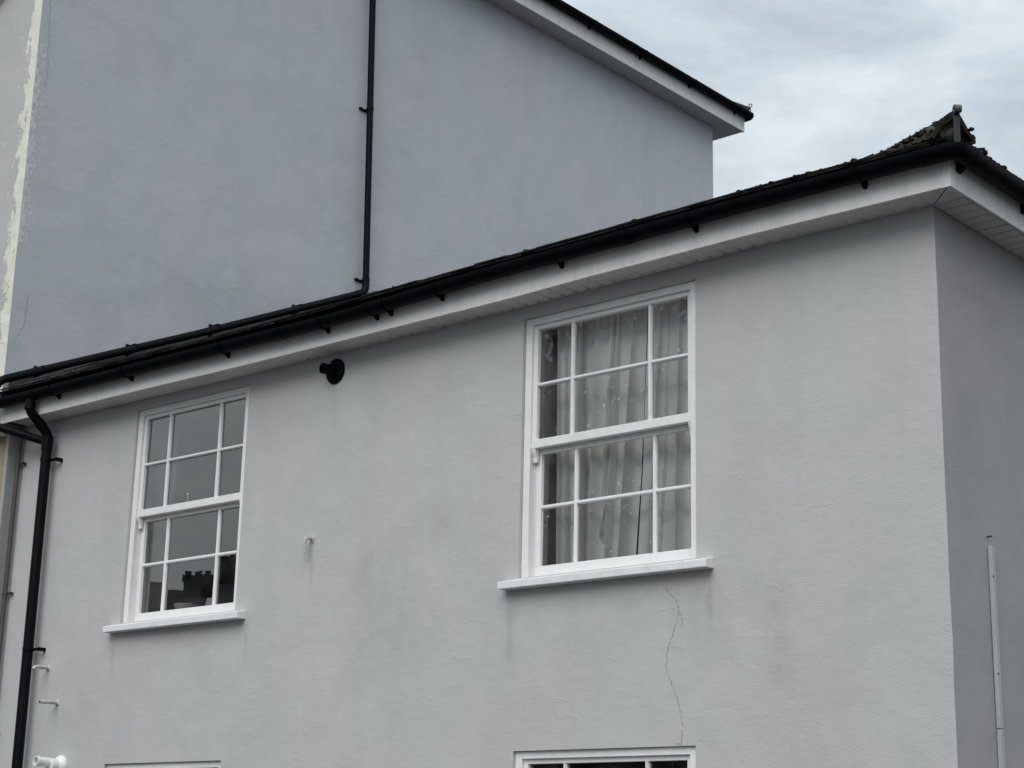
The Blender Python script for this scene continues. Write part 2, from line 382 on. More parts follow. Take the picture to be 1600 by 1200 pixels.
def front_wall():
    xs = axis_grid(XL + .02, XR, .07, [k for o in OPEN for k in o[:2]])
    zs = axis_grid(0, 5.06, .07, [k for o in OPEN for k in o[2:]])
    m = MB(); idx = {}
    def vid(i, j):
        if (i, j) not in idx:
            x, z = xs[i], zs[j]; dx = 0
            if i == len(xs) - 1: dx = corner_wob(z)
            idx[(i, j)] = len(m.v); m.v.append(Vector((x + dx, wob(x, z) if i < len(xs) - 1 else wob(XR, z), z)))
        return idx[(i, j)]
    for i in range(len(xs) - 1):
        for j in range(len(zs) - 1):
            cx = (xs[i] + xs[i + 1]) / 2; cz = (zs[j] + zs[j + 1]) / 2
            if any(a < cx < b and c < cz < d for a, b, c, d in OPEN): continue
            m.f.append([vid(i, j), vid(i + 1, j), vid(i + 1, j + 1), vid(i, j + 1)])
    # the returns of the openings
    for (a, b, c, d) in OPEN:
        ia, ib = xs.index(round(a, 4)), xs.index(round(b, 4)); ja, jb = zs.index(round(c, 4)), zs.index(round(d, 4))
        ring = [vid(i, ja) for i in range(ia, ib)] + [vid(ib, j) for j in range(ja, jb)] + [vid(i, jb) for i in range(ib, ia, -1)] + [vid(ia, j) for j in range(jb, ja, -1)]
        back = []
        for q in ring:
            p = m.v[q]; back.append(len(m.v)); m.v.append(Vector((p.x, .15, p.z)))
        n = len(ring)
        for k in range(n): m.f.append([ring[k], ring[(k + 1) % n], back[(k + 1) % n], back[k]])
    o = m.build('wall', M_WALL, house, smooth=True); o['label'] = 'pale grey front wall with a hairline crack'
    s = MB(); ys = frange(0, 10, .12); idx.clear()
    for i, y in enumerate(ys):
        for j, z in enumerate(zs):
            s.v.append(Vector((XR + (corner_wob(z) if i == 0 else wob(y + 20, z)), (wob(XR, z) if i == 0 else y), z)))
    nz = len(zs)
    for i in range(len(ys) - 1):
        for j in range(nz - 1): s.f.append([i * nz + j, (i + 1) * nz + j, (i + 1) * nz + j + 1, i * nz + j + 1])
    o = s.build('wall', M_SIDE_SHADE, house, smooth=True); o['label'] = 'grey side wall round the corner, shade painted into its colour'
    bk = MB(); bk.box(XL, XR - .01, 9.9, 10.0, 0, 5.06); bk.build('wall', M_WALL, house)
front_wall()

# hairline cracks: flat ribbons on the render, groove shade put into their colour
CR = [(-5.86, 3.20), (-5.832, 3.175), (-5.778, 3.105), (-5.726, 3.057), (-5.708, 3.009), (-5.717, 2.956), (-5.739, 2.886), (-5.774, 2.817), (-5.796, 2.747), (-5.791, 2.68), (-5.775, 2.622), (-5.723, 2.515), (-5.701, 2.427), (-5.689, 2.374), (-5.692, 2.31), (-5.698, 2.252)]
def crack(pts, w, name, parent, y_of, mat=None, jag=.005):
    m = MB(); P = []
    for (a, b), (c, d) in zip(pts, pts[1:]):
        for k in range(7):
            t = k / 7; P.append((a + (c - a) * t + random.uniform(-jag, jag), b + (d - b) * t + random.uniform(-.002, .002)))
    P.append(pts[-1])
    for i, (x, z) in enumerate(P):
        ww = w * random.choice((.2, .5, .8, 1.0, 1.3, 1.9)); y = y_of(x, z)
        m.v += [Vector((x - ww, y, z)), Vector((x + ww, y, z))]
    for i in range(len(P) - 1): m.f.append([2 * i, 2 * i + 1, 2 * i + 3, 2 * i + 2])
    return m.build(name, mat or M_CRACK, parent)
crack(CR, .0012, 'crack', house, lambda x, z: wob(x, z) - .0022)
crack([(-5.70, 2.98), (-5.685, 2.94), (-5.69, 2.90)], .0009, 'crack', house, lambda x, z: wob(x, z) - .0022)
crack([(-5.70, 2.27), (-5.72, 2.262), (-5.74, 2.268)], .003, 'crack', house, lambda x, z: wob(x, z) - .0024)
crack([(-10.12, 3.2), (-10.13, 3.14), (-10.16, 3.09), (-10.17, 3.06)], .0008, 'crack', house, lambda x, z: wob(x, z) - .0022)
crack([(-5.60, 2.262), (-5.3, 2.27), (-5.0, 2.262), (-4.8, 2.268)], .0010, 'crack', house, lambda x, z: wob(x, z) - .0022)

# ---- soffit boards, backing, fascia
def soffit():
    b = MB()
    xs = frange(XL + .03, FX - .01, .4)
    for a, c in zip(xs, xs[1:]):
        za, zc = SOF + sag(a) + .014, SOF + sag(c) + .014
        b.add([(a, FY + .012, za), (c, FY + .012, zc), (c, .0, zc), (a, .0, za)], [[0, 1, 2, 3]])
    b.add([(XR, 0, SOF + .014), (FX - .012, 0, SOF + .014), (FX - .012, 9, SOF + .014), (XR, 9, SOF + .014)], [[0, 1, 2, 3]])
    b.build('soffit_backing', M_GAP, house)
    base = MB(); base.box(0, .0982, FY + .017, -.002, 0, .009); me = base.mesh('soffit_board', M_SOFFIT)
    x = XR - .1
    vh = MB()
    while x > XL + .05:
        o = bpy.data.objects.new('soffit_board', me); COL.objects.link(o); o.parent = house
        o.location = Vector((x, random.uniform(-.0015, .0015), SOF + sag(x + .05) + random.uniform(-.0008, .0008))) - house.location
        if x > -9.2:
            zz = SOF + sag(x + .05) - .0012
            vh.lathe([(0, .013), (.002, .012), (.002, .0)], (x + .094, -.032, zz), (0, 0, 1), 8)
        x -= .1
    tag(vh.build('vent_holes', M_GAP, house), kind='stuff')
    base = MB(); base.box(XR + .002, FX - .030, 0, .091, 0, .009); me = base.mesh('soffit_board', M_SOFFIT)
    for k in range(34):
        o = bpy.data.objects.new('soffit_board', me); COL.objects.link(o); o.parent = house
        o.location = Vector((0, .002 + .1 * k, SOF + random.uniform(-.0008, .0008))) - house.location
    # mitred corner
    ex, ey = FX - .017, FY + .017
    dia = lambda y: XR + (0 - y) / (0 - ey) * (ex - XR)
    for (y0, y1) in ((-.1, -.0035), (ey, -.1035)):
        MB().prism([(dia(y1) + .006, y1), (ex, y1), (ex, y0), (min(ex, dia(y0) + .006), y0)], SOF, SOF + .009).build('soffit_board', M_SOFFIT, house)
    dy = lambda x: 0 + (x - XR) / (ex - XR) * ey
    for (x0, x1) in ((XR, XR + .0965), (XR + .1, ex - .006)):
        MB().prism([(x0, ey), (x1, ey), (x1, dy(x1) - .006), (x0, dy(x0) - .006)], SOF, SOF + .009).build('soffit_board', M_SOFFIT, house)
soffit()
def fascia():
    H0, H1 = -.008, .178
    for a, c in ((XL + .005, -7.215), (-7.212, FX)):
        fr = [((x, FY, SOF + sag(x)), (0, 1, 0), (0, 0, 1)) for x in frange(a, c, .2)]
        MB().sweep([(0, H0), (.016, H0), (.016, H1), (0, H1)], fr).build('fascia_board', M_FASCIA, house, bevel=.002)
    MB().box(FX - .016, FX, FY + .0165, 9, SOF + H0, SOF + H1).build('fascia_board', M_FASCIA, house, bevel=.002)
    x = -7.213
    MB().box(x - .018, x + .018, FY - .003, FY - .0005, SOF + sag(x) + H0 - .002, SOF + sag(x) + H1).build('joint_cover', M_FASCIA, house)
    c = MB(); t = .004
    c.prism([(FX - .05, FY - t), (FX + t, FY - t), (FX + t, FY + .05), (FX + .0005, FY + .05), (FX + .0005, FY - .0005), (FX - .05, FY - .0005)], SOF + H0 - .003, SOF + H1)
    c.build('corner_cover', M_FASCIA, house)
fascia()

# ---- roof of the wing: slates, hip tiles, mortar, moss
EY, EX = -.285, -3.775           # slate edge in front and at the side
def lift(x, y):
    u = min(1, max(0, (-10.3 - x) / 1.9)); v = min(1, max(0, (y - EY) / .34)); return .05 * u * u * (3 - 2 * u) * v
zr = lambda x, y: stop(x) - .012 + PT * (y - EY) + lift(x, y)
roof = MB()
RY = 4.6
xs = frange(XL + .0, EX, .4)
def top_y(x): return min(RY, EY + (EX - x))
for a, c in zip(xs, xs[1:]):
    ya, yc = top_y(a), top_y(c)
    ym = min(EY + .36, (ya + yc) / 2)
    if ya - EY > .5: roof.add([(a, EY + .02, zr(a, EY) - .02), (c, EY + .02, zr(c, EY) - .02), (c, ym, zr(c, ym) - .03), (a, ym, zr(a, ym) - .03), (c, yc, zr(c, yc) - .03), (a, ya, zr(a, ya) - .03)], [[0, 1, 2, 3], [3, 2, 4, 5]])
    else: roof.add([(a, EY + .02, zr(a, EY) - .02), (c, EY + .02, zr(c, EY) - .02), (c, yc, zr(c, yc) - .03), (a, ya, zr(a, ya) - .03)], [[0, 1, 2, 3]])
zrs = lambda x, y: 5.243 + PT * (EX - x)
roof.add([(EX - .02, EY + .02, 5.225), (EX - .02, 9.6, 5.225), (EX - 4.9, 4.7, 5.225 + PT * 4.9), (EX - 4.88, EY + 4.88, 5.225 + PT * 4.88)], [[0, 1, 2, 3]])
roof.add([(XL, RY, zr(-8, RY) - .03), (EX - 4.9, RY, zr(-8, RY) - .03), (EX, 9.9, 5.225), (XL, 9.9, 5.225)], [[0, 1, 2, 3]])
roof = roof.build('roof', M_ROOFD, house)
SL = .0095
def slate_vs(w, l, t):
    """own frame: x across, y up the slope, lower edge chipped"""
    k = [random.uniform(-.007, .007) for _ in range(4)]
    vs = []
    for zt in (0, t):
        vs += [(-w / 2, k[0], zt), (-w / 6, k[1], zt), (w / 6, k[2], zt), (w / 2, k[3], zt), (w / 2, l, zt), (-w / 2, l, zt)]
    fs = [[5, 4, 3, 2, 1, 0], [6, 7, 8, 9, 10, 11]] + [[i, (i + 1) % 6, 6 + (i + 1) % 6, 6 + i] for i in range(6)]
    return vs, fs
SMESH = []
for q in range(6):
    m = MB(); m.add(*slate_vs(.246, .40, SL)); SMESH.append(m.mesh('slate', M_SLATE))
stuff = MB()
ang = math.atan(PT)
row = 0; y = EY
while y < RY - .1:
    step = .17 * math.cos(ang)
    off = .125 if row % 2 else 0
    x = XL + .16 + off
    while x < EX - (y - EY) - .02:
        tilt = math.atan(PT + (lift(x, y + .18) - lift(x, y)) / .18) - .03 + random.uniform(-.006, .006)
        z = zr(x, y) + .004 + random.uniform(-.003, .005)
        rot = Matrix.Rotation(random.uniform(-.012, .012), 4, 'Z') @ Matrix.Rotation(-math.atan((stop(x + .1) - stop(x - .1)) / .2), 4, 'Y') @ Matrix.Rotation(tilt, 4, 'X')
        M4 = Matrix.Translation((x, y + random.uniform(-.006, .006), z)) @ rot
        if x + .125 > EX - (y + .42 - EY) - .03:
            vs, fs = slate_vs(.246, .40, SL); vv = [M4 @ Vector(v) for v in vs]
            for v in vv: v.x = min(v.x, EX - (v.y - EY) - .03)
            if row < 3:
                q = MB().add(vv, fs); q.build('slate', M_SLATE, roof)
            else: stuff.add(vv, fs)
        elif row < 3:
            o = bpy.data.objects.new('slate', random.choice(SMESH)); COL.objects.link(o); o.parent = roof
            o.matrix_local = Matrix.Translation(-world_loc(roof)) @ M4
        else:
            vs, fs = slate_vs(.246, .40, SL); stuff.add([M4 @ Vector(v) for v in vs], fs)
        x += .252
    y += step; row += 1
# double eaves course under the first one
x = XL + .05
while x < EX - .1:
    M4 = Matrix.Translation((x, EY + .006, zr(x, EY) - .008)) @ Matrix.Rotation(-math.atan((stop(x + .1) - stop(x - .1)) / .2), 4, 'Y') @ Matrix.Rotation(ang - .02, 4, 'X')
    o = bpy.data.objects.new('slate', random.choice(SMESH)); COL.objects.link(o); o.parent = roof
    o.matrix_local = Matrix.Translation(-world_loc(roof)) @ M4; x += .252
# side slope
row = 0; xx = EX
while xx > EX - 4.6:
    y = EY + (EX - xx) + .1 + (.125 if row % 2 else 0)
    while y < 9.7 - (EX - xx):
        M4 = Matrix.Translation((xx, y, zrs(xx, y) + .004 + random.uniform(-.003, .004))) @ Matrix.Rotation(math.pi / 2 + random.uniform(-.01, .01), 4, 'Z') @ Matrix.Rotation(ang - .03, 4, 'X')
        if y - .125 < EY + (EX - xx) + .42:
            vs, fs = slate_vs(.246, .40, SL); vv = [M4 @ Vector(v) for v in vs]
            for v in vv: v.y = max(v.y, EY + (EX - v.x) + .03)
            if row < 2: MB().add(vv, fs).build('slate', M_SLATE, roof)
            else: stuff.add(vv, fs)
        elif row < 2 and y < 3.5:
            o = bpy.data.objects.new('slate', random.choice(SMESH)); COL.objects.link(o); o.parent = roof
            o.matrix_local = Matrix.Translation(-world_loc(roof)) @ M4
        else:
            vs, fs = slate_vs(.246, .40, SL); stuff.add([M4 @ Vector(v) for v in vs], fs)
        y += .252
    xx -= .17 * math.cos(ang); row += 1
tag(stuff.build('slate_courses', M_SLATE, roof), kind='stuff')
# hip
hd = Vector((-1, 1, PT)); hn = hd.normalized(); hs = Vector((1, 1, 0)).normalized(); hu = hn.cross(hs) * -1
if hu.z < 0: hu = -hu
H0 = Vector((EX - .02, EY + .02, 5.243))
def hip_tile(t0, t1, h0, h1, w):
    m = MB(); fr = []
    n = 18
    prof_o = []; K = 16
    for i in range(n):
        t = t0 + (t1 - t0) * i / (n - 1); h = h0 + (h1 - h0) * i / (n - 1)
        o = H0 + hd * t
        fr.append((o, hs, hu * h))
    for k in range(K + 1):
        a = math.pi * k / K; prof_o.append((-math.cos(a) * w, 1.0 - abs(math.cos(a)) ** 1.35))
    prof = prof_o + [(p * .86, q * .80 - .06) for p, q in reversed(prof_o)]
    m.sweep(prof, fr)
    for v in m.v:
        v += hu * (noise.noise(v * 14) * .014 + noise.noise(v * 45) * .008) + hs * noise.noise(v * 11 + Vector((5, 0, 0))) * .012
    return m
for q, (a, b, h0, h1, w) in enumerate(((-.0, .40, .142, .100, .118), (.36, .74, .100, .072, .125), (.70, 1.10, .080, .07, .135), (1.06, 1.46, .085, .07, .135), (1.42, 1.82, .085, .07, .135))):
    hip_tile(a, b, h0, h1, w).build('hip_tile', M_TILE, roof, smooth=True)
for k in range(7):
    a = 1.8 + .36 * k; hip_tile(a, a + .4, .085, .07, .135).build('hip_tile', M_TILE, roof, smooth=True)
mo = MB()
for i in range(10):
    t = .0 + i * .085
    mo.blob(H0 + hd * (t + .07) + hu * (.028 - .015 * t), .082 - .02 * t, (1.0, 1.0, .72), 3, .2)
mo.blob(H0 + hd * .06 + hs * -.05 + hu * .03, .06, (1, 1, .9), 3, .25)
mo.build('mortar', M_MORTAR, roof, smooth=True)
ms = MB()
for i in range(310):                      # moss clinging to the lower edges of slates and the hip
    if i < 75:
        x = random.choice([random.uniform(XL + .3, EX - .3), random.uniform(-9.5, -7.2), random.uniform(-5.2, -4.0)])
        y = EY + random.choice([random.uniform(0, .03), random.uniform(.14, .2)])
        r = random.uniform(.007, .017); p = (x, y, zr(x, y) + .010 + r * .2)
    elif i < 235:
        t = random.uniform(.0, .75); sd = random.choice((-1, 1)); k = random.uniform(.1, .8)
        p = H0 + hd * t + hs * sd * .14 * k + hu * (.125 - .08 * t) * (1 - k ** 1.35); r = random.uniform(.006, .019)
    elif i < 285:
        k = random.random(); p = Vector((EX - random.uniform(.0, .05), EY + .06 + .38 * k, 5.243 + random.uniform(.0, .055) * (1 - k))); r = random.uniform(.010, .024)
    else:
        y = random.uniform(EY + .2, 2.4); x = EX + random.uniform(-.02, .0); r = random.uniform(.008, .02); p = (x, y, zrs(x, y) + .012)
    ms.blob(p, r, (1.3, 1.3, .7), 1, .4)
tag(ms.build('moss', M_MOSS, roof), kind='stuff')
# hip iron: flat strap turned up at the foot of the hip and rolled at its top
hi = MB()
hb = H0 + Vector((.045, -.045, -.03))
sd = Vector((1, -1, 0)).normalized()
fr = []
pts = [hb + Vector((0, 0, z)) + sd * (.008 * math.sin(z * 9)) for z in frange(-.02, .150, .03)]
for p in pts: fr.append((p, hs * .017, sd * .006))
hi.sweep([(-1, -1), (1, -1), (1, 1), (-1, 1)], fr)
hi.build('hip_iron', M_IRON, roof, bevel=.002)
sc = MB(); ctr = pts[-1] + sd * .020 + Vector((0, 0, .002))
fr = []
for k in range(15):
    a = math.pi - k * .48; rr = .024 - .0011 * k
    d = sd * math.cos(a) + Vector((0, 0, 1)) * math.sin(a)
    fr.append((ctr + d * rr, hs * .018, d * .005))
sc.sweep([(-1, -1), (1, -1), (1, 1), (-1, 1)], fr)
sc.build('hip_iron_scroll', M_GALV, roof, smooth=True)
# lead flashing where the roof meets the tall house
fl = MB(); pr = []
for y in frange(-.16, 3.9, .3):
    z = 5.375 + .445 * (y + .158)
    pr.append((y, z))
for (a, za), (b_, zb) in zip(pr, pr[1:]):
    fl.add([(XL + .004, a, za - .22), (XL + .004, b_, zb - .22), (XL + .004, b_, zb + .075), (XL + .004, a, za + .075),
            (XL + .014, a, za - .22), (XL + .014, b_, zb - .22), (XL + .014, b_, zb + .07), (XL + .014, a, za + .07)],
           [[4, 5, 6, 7], [3, 2, 6, 7], [0, 3, 7, 4], [1, 2, 6, 5]])
fl.build('flashing', M_LEAD, roof)

# ---- rooms behind the windows
def room(x0, x1, z0, z1, win, depth=3.4):
    a, b, c, d = win; Y0 = .40; Y1 = Y0 + depth
    m = MB()
    P = lambda x, y, z: (x, y, z)
    m.add([P(x0, Y0, z0), P(x1, Y0, z0), P(x1, Y1, z0), P(x0, Y1, z0)], [[0, 1, 2, 3]])
    m.add([P(x0, Y0, z1), P(x1, Y0, z1), P(x1, Y1, z1), P(x0, Y1, z1)], [[0, 1, 2, 3]])
    m.add([P(x0, Y1, z0), P(x1, Y1, z0), P(x1, Y1, z1), P(x0, Y1, z1)], [[0, 1, 2, 3]])
    for x in (x0, x1): m.add([P(x, Y0, z0), P(x, Y1, z0), P(x, Y1, z1), P(x, Y0, z1)], [[0, 1, 2, 3]])
    for (p, q, r_, s_) in ((x0, a, z0, z1), (b, x1, z0, z1), (a, b, z0, c), (a, b, d, z1)):
        m.add([P(p, Y0, r_), P(q, Y0, r_), P(q, Y0, s_), P(p, Y0, s_)], [[0, 1, 2, 3]])
    o = m.build('room', M_ROOM, house)
    v = MB()
    e = .02
    for (p, q) in (((a + e, c + .02), (a + e, d - e)), ((a + e, d - e), (b - e, d - e)), ((b - e, d - e), (b - e, c + .02)), ((b - e, c + .02), (a + e, c + .02))):
        v.add([(p[0], .13, p[1]), (q[0], .13, q[1]), (q[0], Y0 + .002, q[1]), (p[0], Y0 + .002, p[1])], [[0, 1, 2, 3]])
    v.build('window_reveal', M_REVEAL, o)
room(-12.2, -8.6, 2.7, 4.97, OPEN[0]); room(-8.5, -4.2, 2.7, 4.97, OPEN[1])
room(-12.2, -8.6, .1, 2.5, OPEN[2]); room(-8.5, -4.2, .1, 2.5, OPEN[3])

# ---- sash windows (thing > window > frame pieces)
WW, WH = 1.31, 1.645
def make_window(x0, z0, gm):
    loc = Vector((x0, 0, z0))
    B = lambda *a: MB().box(*a)
    def sub(mb, name, mat, par, bev=.003, sm=False):
        o = bpy.data.objects.new(name, mb.mesh(name, mat, Vector((0, 0, 0)), sm)); COL.objects.link(o); o.parent = par
        if bev: add_bevel(o, bev)
        return o
    f = MB()                                            # box frame: outer lining, pulley stiles behind
    lw = .052
    e = .0015
    f.box(e, lw, .022, .040, 0, WH - e); f.box(WW - lw, WW - e, .022, .040, 0, WH - e); f.box(lw, WW - lw, .022, .040, WH - .045, WH - e)
    f.box(e, .036, .040, .128, 0, WH - .01); f.box(WW - .036, WW - e, .040, .128, 0, WH - .01); f.box(.036, WW - .036, .040, .128, WH - .03, WH - .01)
    f.box(.036, .046, .0825, .0885, 0, WH - .03); f.box(WW - .046, WW - .036, .0825, .0885, 0, WH - .03)
    f.box(.036, .056, .129, .145, 0, WH - .03); f.box(WW - .056, WW - .036, .129, .145, 0, WH - .03)
    w = bpy.data.objects.new('window', f.mesh('window', M_WHITE)); COL.objects.link(w); w.parent = house
    w.location = loc - house.location; add_bevel(w, .0025)
    L0, R0 = .038, WW - .038
    U0, U1 = .042, .080                                  # upper sash depth
    D0, D1 = .090, .126                                  # lower sash depth
    zm0, zm1 = .806, .860
    bx1, bx2 = .357, .946
    s = MB(); st = .046
    s.box(L0, L0 + st, U0, U1, zm1, WH - .034); s.box(R0 - st, R0, U0, U1, zm1, WH - .034)
    s.box(L0 + st, R0 - st, U0, U1, WH - .074, WH - .034); s.box(L0, R0, U0 - .004, U1, zm0, zm1)
    sub(s, 'sash', M_WHITE, w)
    for (a, b) in ((L0, L0 + st), (R0 - st, R0)):        # horns under the meeting rail
        pr = [(U0 - .003, zm0 - .0005), (U1, zm0 - .0005), (U1, zm0 - .085), (U0 + .018, zm0 - .085), (U0 + .016, zm0 - .055), (U0 + .004, zm0 - .025)]
        sub(MB().prism([(p, q) for p, q in pr], a + .001, b - .006, 'x'), 'sash_horn', M_WHITE, w, .002)
    s = MB()
    s.box(L0, L0 + st + .006, D0, D1, .078, zm0 + .01); s.box(R0 - st - .006, R0, D0, D1, .078, zm0 + .01)
    s.box(L0, R0, D0, D1, .002, .078); s.box(L0 + st + .006, R0 - st - .006, D0, D1, zm0 - .03, zm0 + .02)
    sub(s, 'sash', M_WHITE, w)
    def bar(x0, x1, z0, z1, ya, yb, vert):
        m = MB(); q = .0035
        c0, c1 = ((x0 + x1) / 2, 0) if vert else (0, (z0 + z1) / 2)
        hw = .012
        # moulded section: thin front nose that widens towards the glass
        prof = [(-.006, ya), (.006, ya), (hw, ya + .010), (hw, yb), (-hw, yb), (-hw, ya + .010)]
        if vert: m.prism([(c0 + p, y) for p, y in prof], z0, z1, 'z')
        else: m.prism([(y, c1 + p) for p, y in prof], x0, x1, 'x')
        sub(m, 'glazing_bar', M_WHITE, w, .0015)
    zu = 1.213; zl = .443
    gl, gr = L0 + st, R0 - st
    for z0_, z1_, ya, yb, g0, g1, zb in ((zm1, WH - .074, U0 + .002, U1 - .002, gl, gr, zu), (.078, zm0 - .03, D0 + .002, D1 - .002, gl + .006, gr - .006, zl)):
        for x in (bx1, bx2): bar(x - .012, x + .012, z0_, z1_, ya, yb, True)
        cuts = [g0, bx1, bx2, g1]
        for k in range(3):
            a = cuts[k] + (.012 if k else 0); b = cuts[k + 1] - (.012 if k < 2 else 0)
            bar(a, b, zb - .012, zb + .012, ya + .0012, yb - .0008, False)
            for (pz0, pz1) in ((z0_, zb - .0125), (zb + .0125, z1_)):
                cx, cz = (a + b) / 2, (pz0 + pz1) / 2; hw, hh = (b - a) / 2 + .004, (pz1 - pz0) / 2 + .004; yy = (ya + yb) / 2 + .006
                p = MB(); p.add([(-hw, 0, -hh), (hw, 0, -hh), (hw, 0, hh), (-hw, 0, hh)], [[0, 1, 2, 3]])
                o = bpy.data.objects.new('pane', p.mesh('pane', gm)); COL.objects.link(o); o.parent = w; o.location = (cx, yy, cz)
                o.rotation_euler = (random.uniform(-.006, .006), 0, random.uniform(-.006, .006))
    sl = MB(); sl.prism([(-.082, -.07), (.02, -.07), (.02, -.0005), (-.082, -.026)], -.100, WW + .118, 'x')
    sub(sl, 'sill', M_SILL, w, .004)
    s2 = MB(); s2.prism([(.0205, -.05), (.14, -.05), (.14, .0015), (.0205, .0005)], .002, WW - .002, 'x'); sub(s2, 'sill', M_WHITE, w, 0)
    return w
win1 = make_window(OPEN[0][0], OPEN[0][2], M_GLASS); win1['label'] = 'upper sash window with no curtain, beside the corner downpipe'
win2 = make_window(OPEN[1][0], OPEN[1][2], M_GLASS2); win2['label'] = 'upper sash window with pale curtains drawn behind it'
def copy_tree(o, par):
    c = o.copy(); COL.objects.link(c); c.parent = par
    for ch in list(o.children): copy_tree(ch, c)
    return c
for (a, b, c, d), lab in ((OPEN[2], 'lower sash window of which only the white head shows'), (OPEN[3], 'lower sash window with dark panes under the crack')):
    w = copy_tree(win1, house); w.location = Vector((a, 0, d - WH)) - house.location; w['label'] = lab
sf = MB(); bx = Vector((OPEN[0][0] + .60, .075, OPEN[0][2] + .86))
sf.tube([bx, bx + Vector((0, 0, .06))], .006, 10); sf.blob(bx + Vector((0, 0, .068)), .013, (1, 1, .6), 2, 0); sf.tube([bx + Vector((-.012, 0, .004)), bx + Vector((.012, 0, .004))], .006, 8)
sf.build('sash_stop', M_CARD, win1, smooth=True)

# ================================================================== the tall house
tall = thing('house', 'tall blue grey rendered house rising behind the low wing, paint flaking at its corner', 'house', (-16, 5, 0))
TY0, TY1, TZ = -.205, 10.185, 11.26
def twob(y, z): return noise.noise(Vector((y * .55, 13.1, z * .55))) * .012 + noise.noise(Vector((y * 2.2, 2.1, z * 2.2))) * .003
def tall_walls():
    m = MB(); ys = frange(TY0, TY1, .14); zs = frange(5.0, TZ, .14); n = len(zs)
    for i, y in enumerate(ys):
        for z in zs: m.v.append(Vector((XL + twob(y, z) * (1 if 0 < i < len(ys) - 1 else 0) + (corner_wob(z) if i == 0 else 0), y + (corner_wob(z + 3) * .6 if i == 0 else 0), z)))
    for i in range(len(ys) - 1):
        for j in range(n - 1): m.f.append([i * n + j, (i + 1) * n + j, (i + 1) * n + j + 1, i * n + j + 1])
    o = m.build('wall', M_TALL, tall, smooth=True); o['label'] = 'blue grey flank wall of the tall house'
    f = MB(); xs = frange(XL - 8, XL, .16); fz = frange(5.0, TZ, .14); n = len(fz)
    for i, x in enumerate(xs):
        for z in fz: f.v.append(Vector((x + (corner_wob(z) if i == len(xs) - 1 else 0), TY0 + (corner_wob(z + 3) * .6 if i == len(xs) - 1 else twob(x, z) * .5), z)))
    for i in range(len(xs) - 1):
        for j in range(n - 1): f.f.append([i * n + j, (i + 1) * n + j, (i + 1) * n + j + 1, i * n + j + 1])
    o = f.build('wall', M_TFRONT, tall, smooth=True); o['label'] = 'pale front wall with a long strip of peeled cream paint'
    MB().box(XL - 8, XL - .03, TY0 - .005, .3, 4.93, 4.999).build('string_course', M_TFRONT, tall)
    MB().box(XL - 8, XL - .002, -.10, 10.1, 0, 4.925).build('plinth_wall', M_STONE, tall)
    MB().box(XL - .02, XL + .019, -.106, .2, 0, 4.95).build('wall_return', M_SIDE_SHADE, tall)
    MB().box(XL - 8, XL - .01, 10.10, TY1 - .003, 0, TZ).build('wall', M_TALL, tall)
    MB().box(XL - 8.1, XL - 8, TY0, TY1, 0, TZ).build('wall', M_TALL, tall)
tall_walls()
ck = crack([(-.13, 8.89), (-.109, 8.616), (-.087, 8.348), (-.083, 8.074)], .0018, 'crack', tall, lambda x, z: 0, M_CRACK2, .012)
for v in ck.data.vertices:
    wv = v.co + tall.location; v.co = Vector((XL + twob(wv.x, wv.z) + .003, wv.x, wv.z)) - tall.location
ck = crack([(-.05, 6.16), (-.053, 6.055), (-.062, 5.912), (-.101, 5.806), (-.147, 5.722)], .0018, 'crack', tall, lambda x, z: 0, M_CRACK2, .012)
for v in ck.data.vertices:
    wv = v.co + tall.location; v.co = Vector((XL + twob(wv.x, wv.z) + .003, wv.x, wv.z)) - tall.location
TFX, TFY, TS = -12.135, 10.545, 11.25
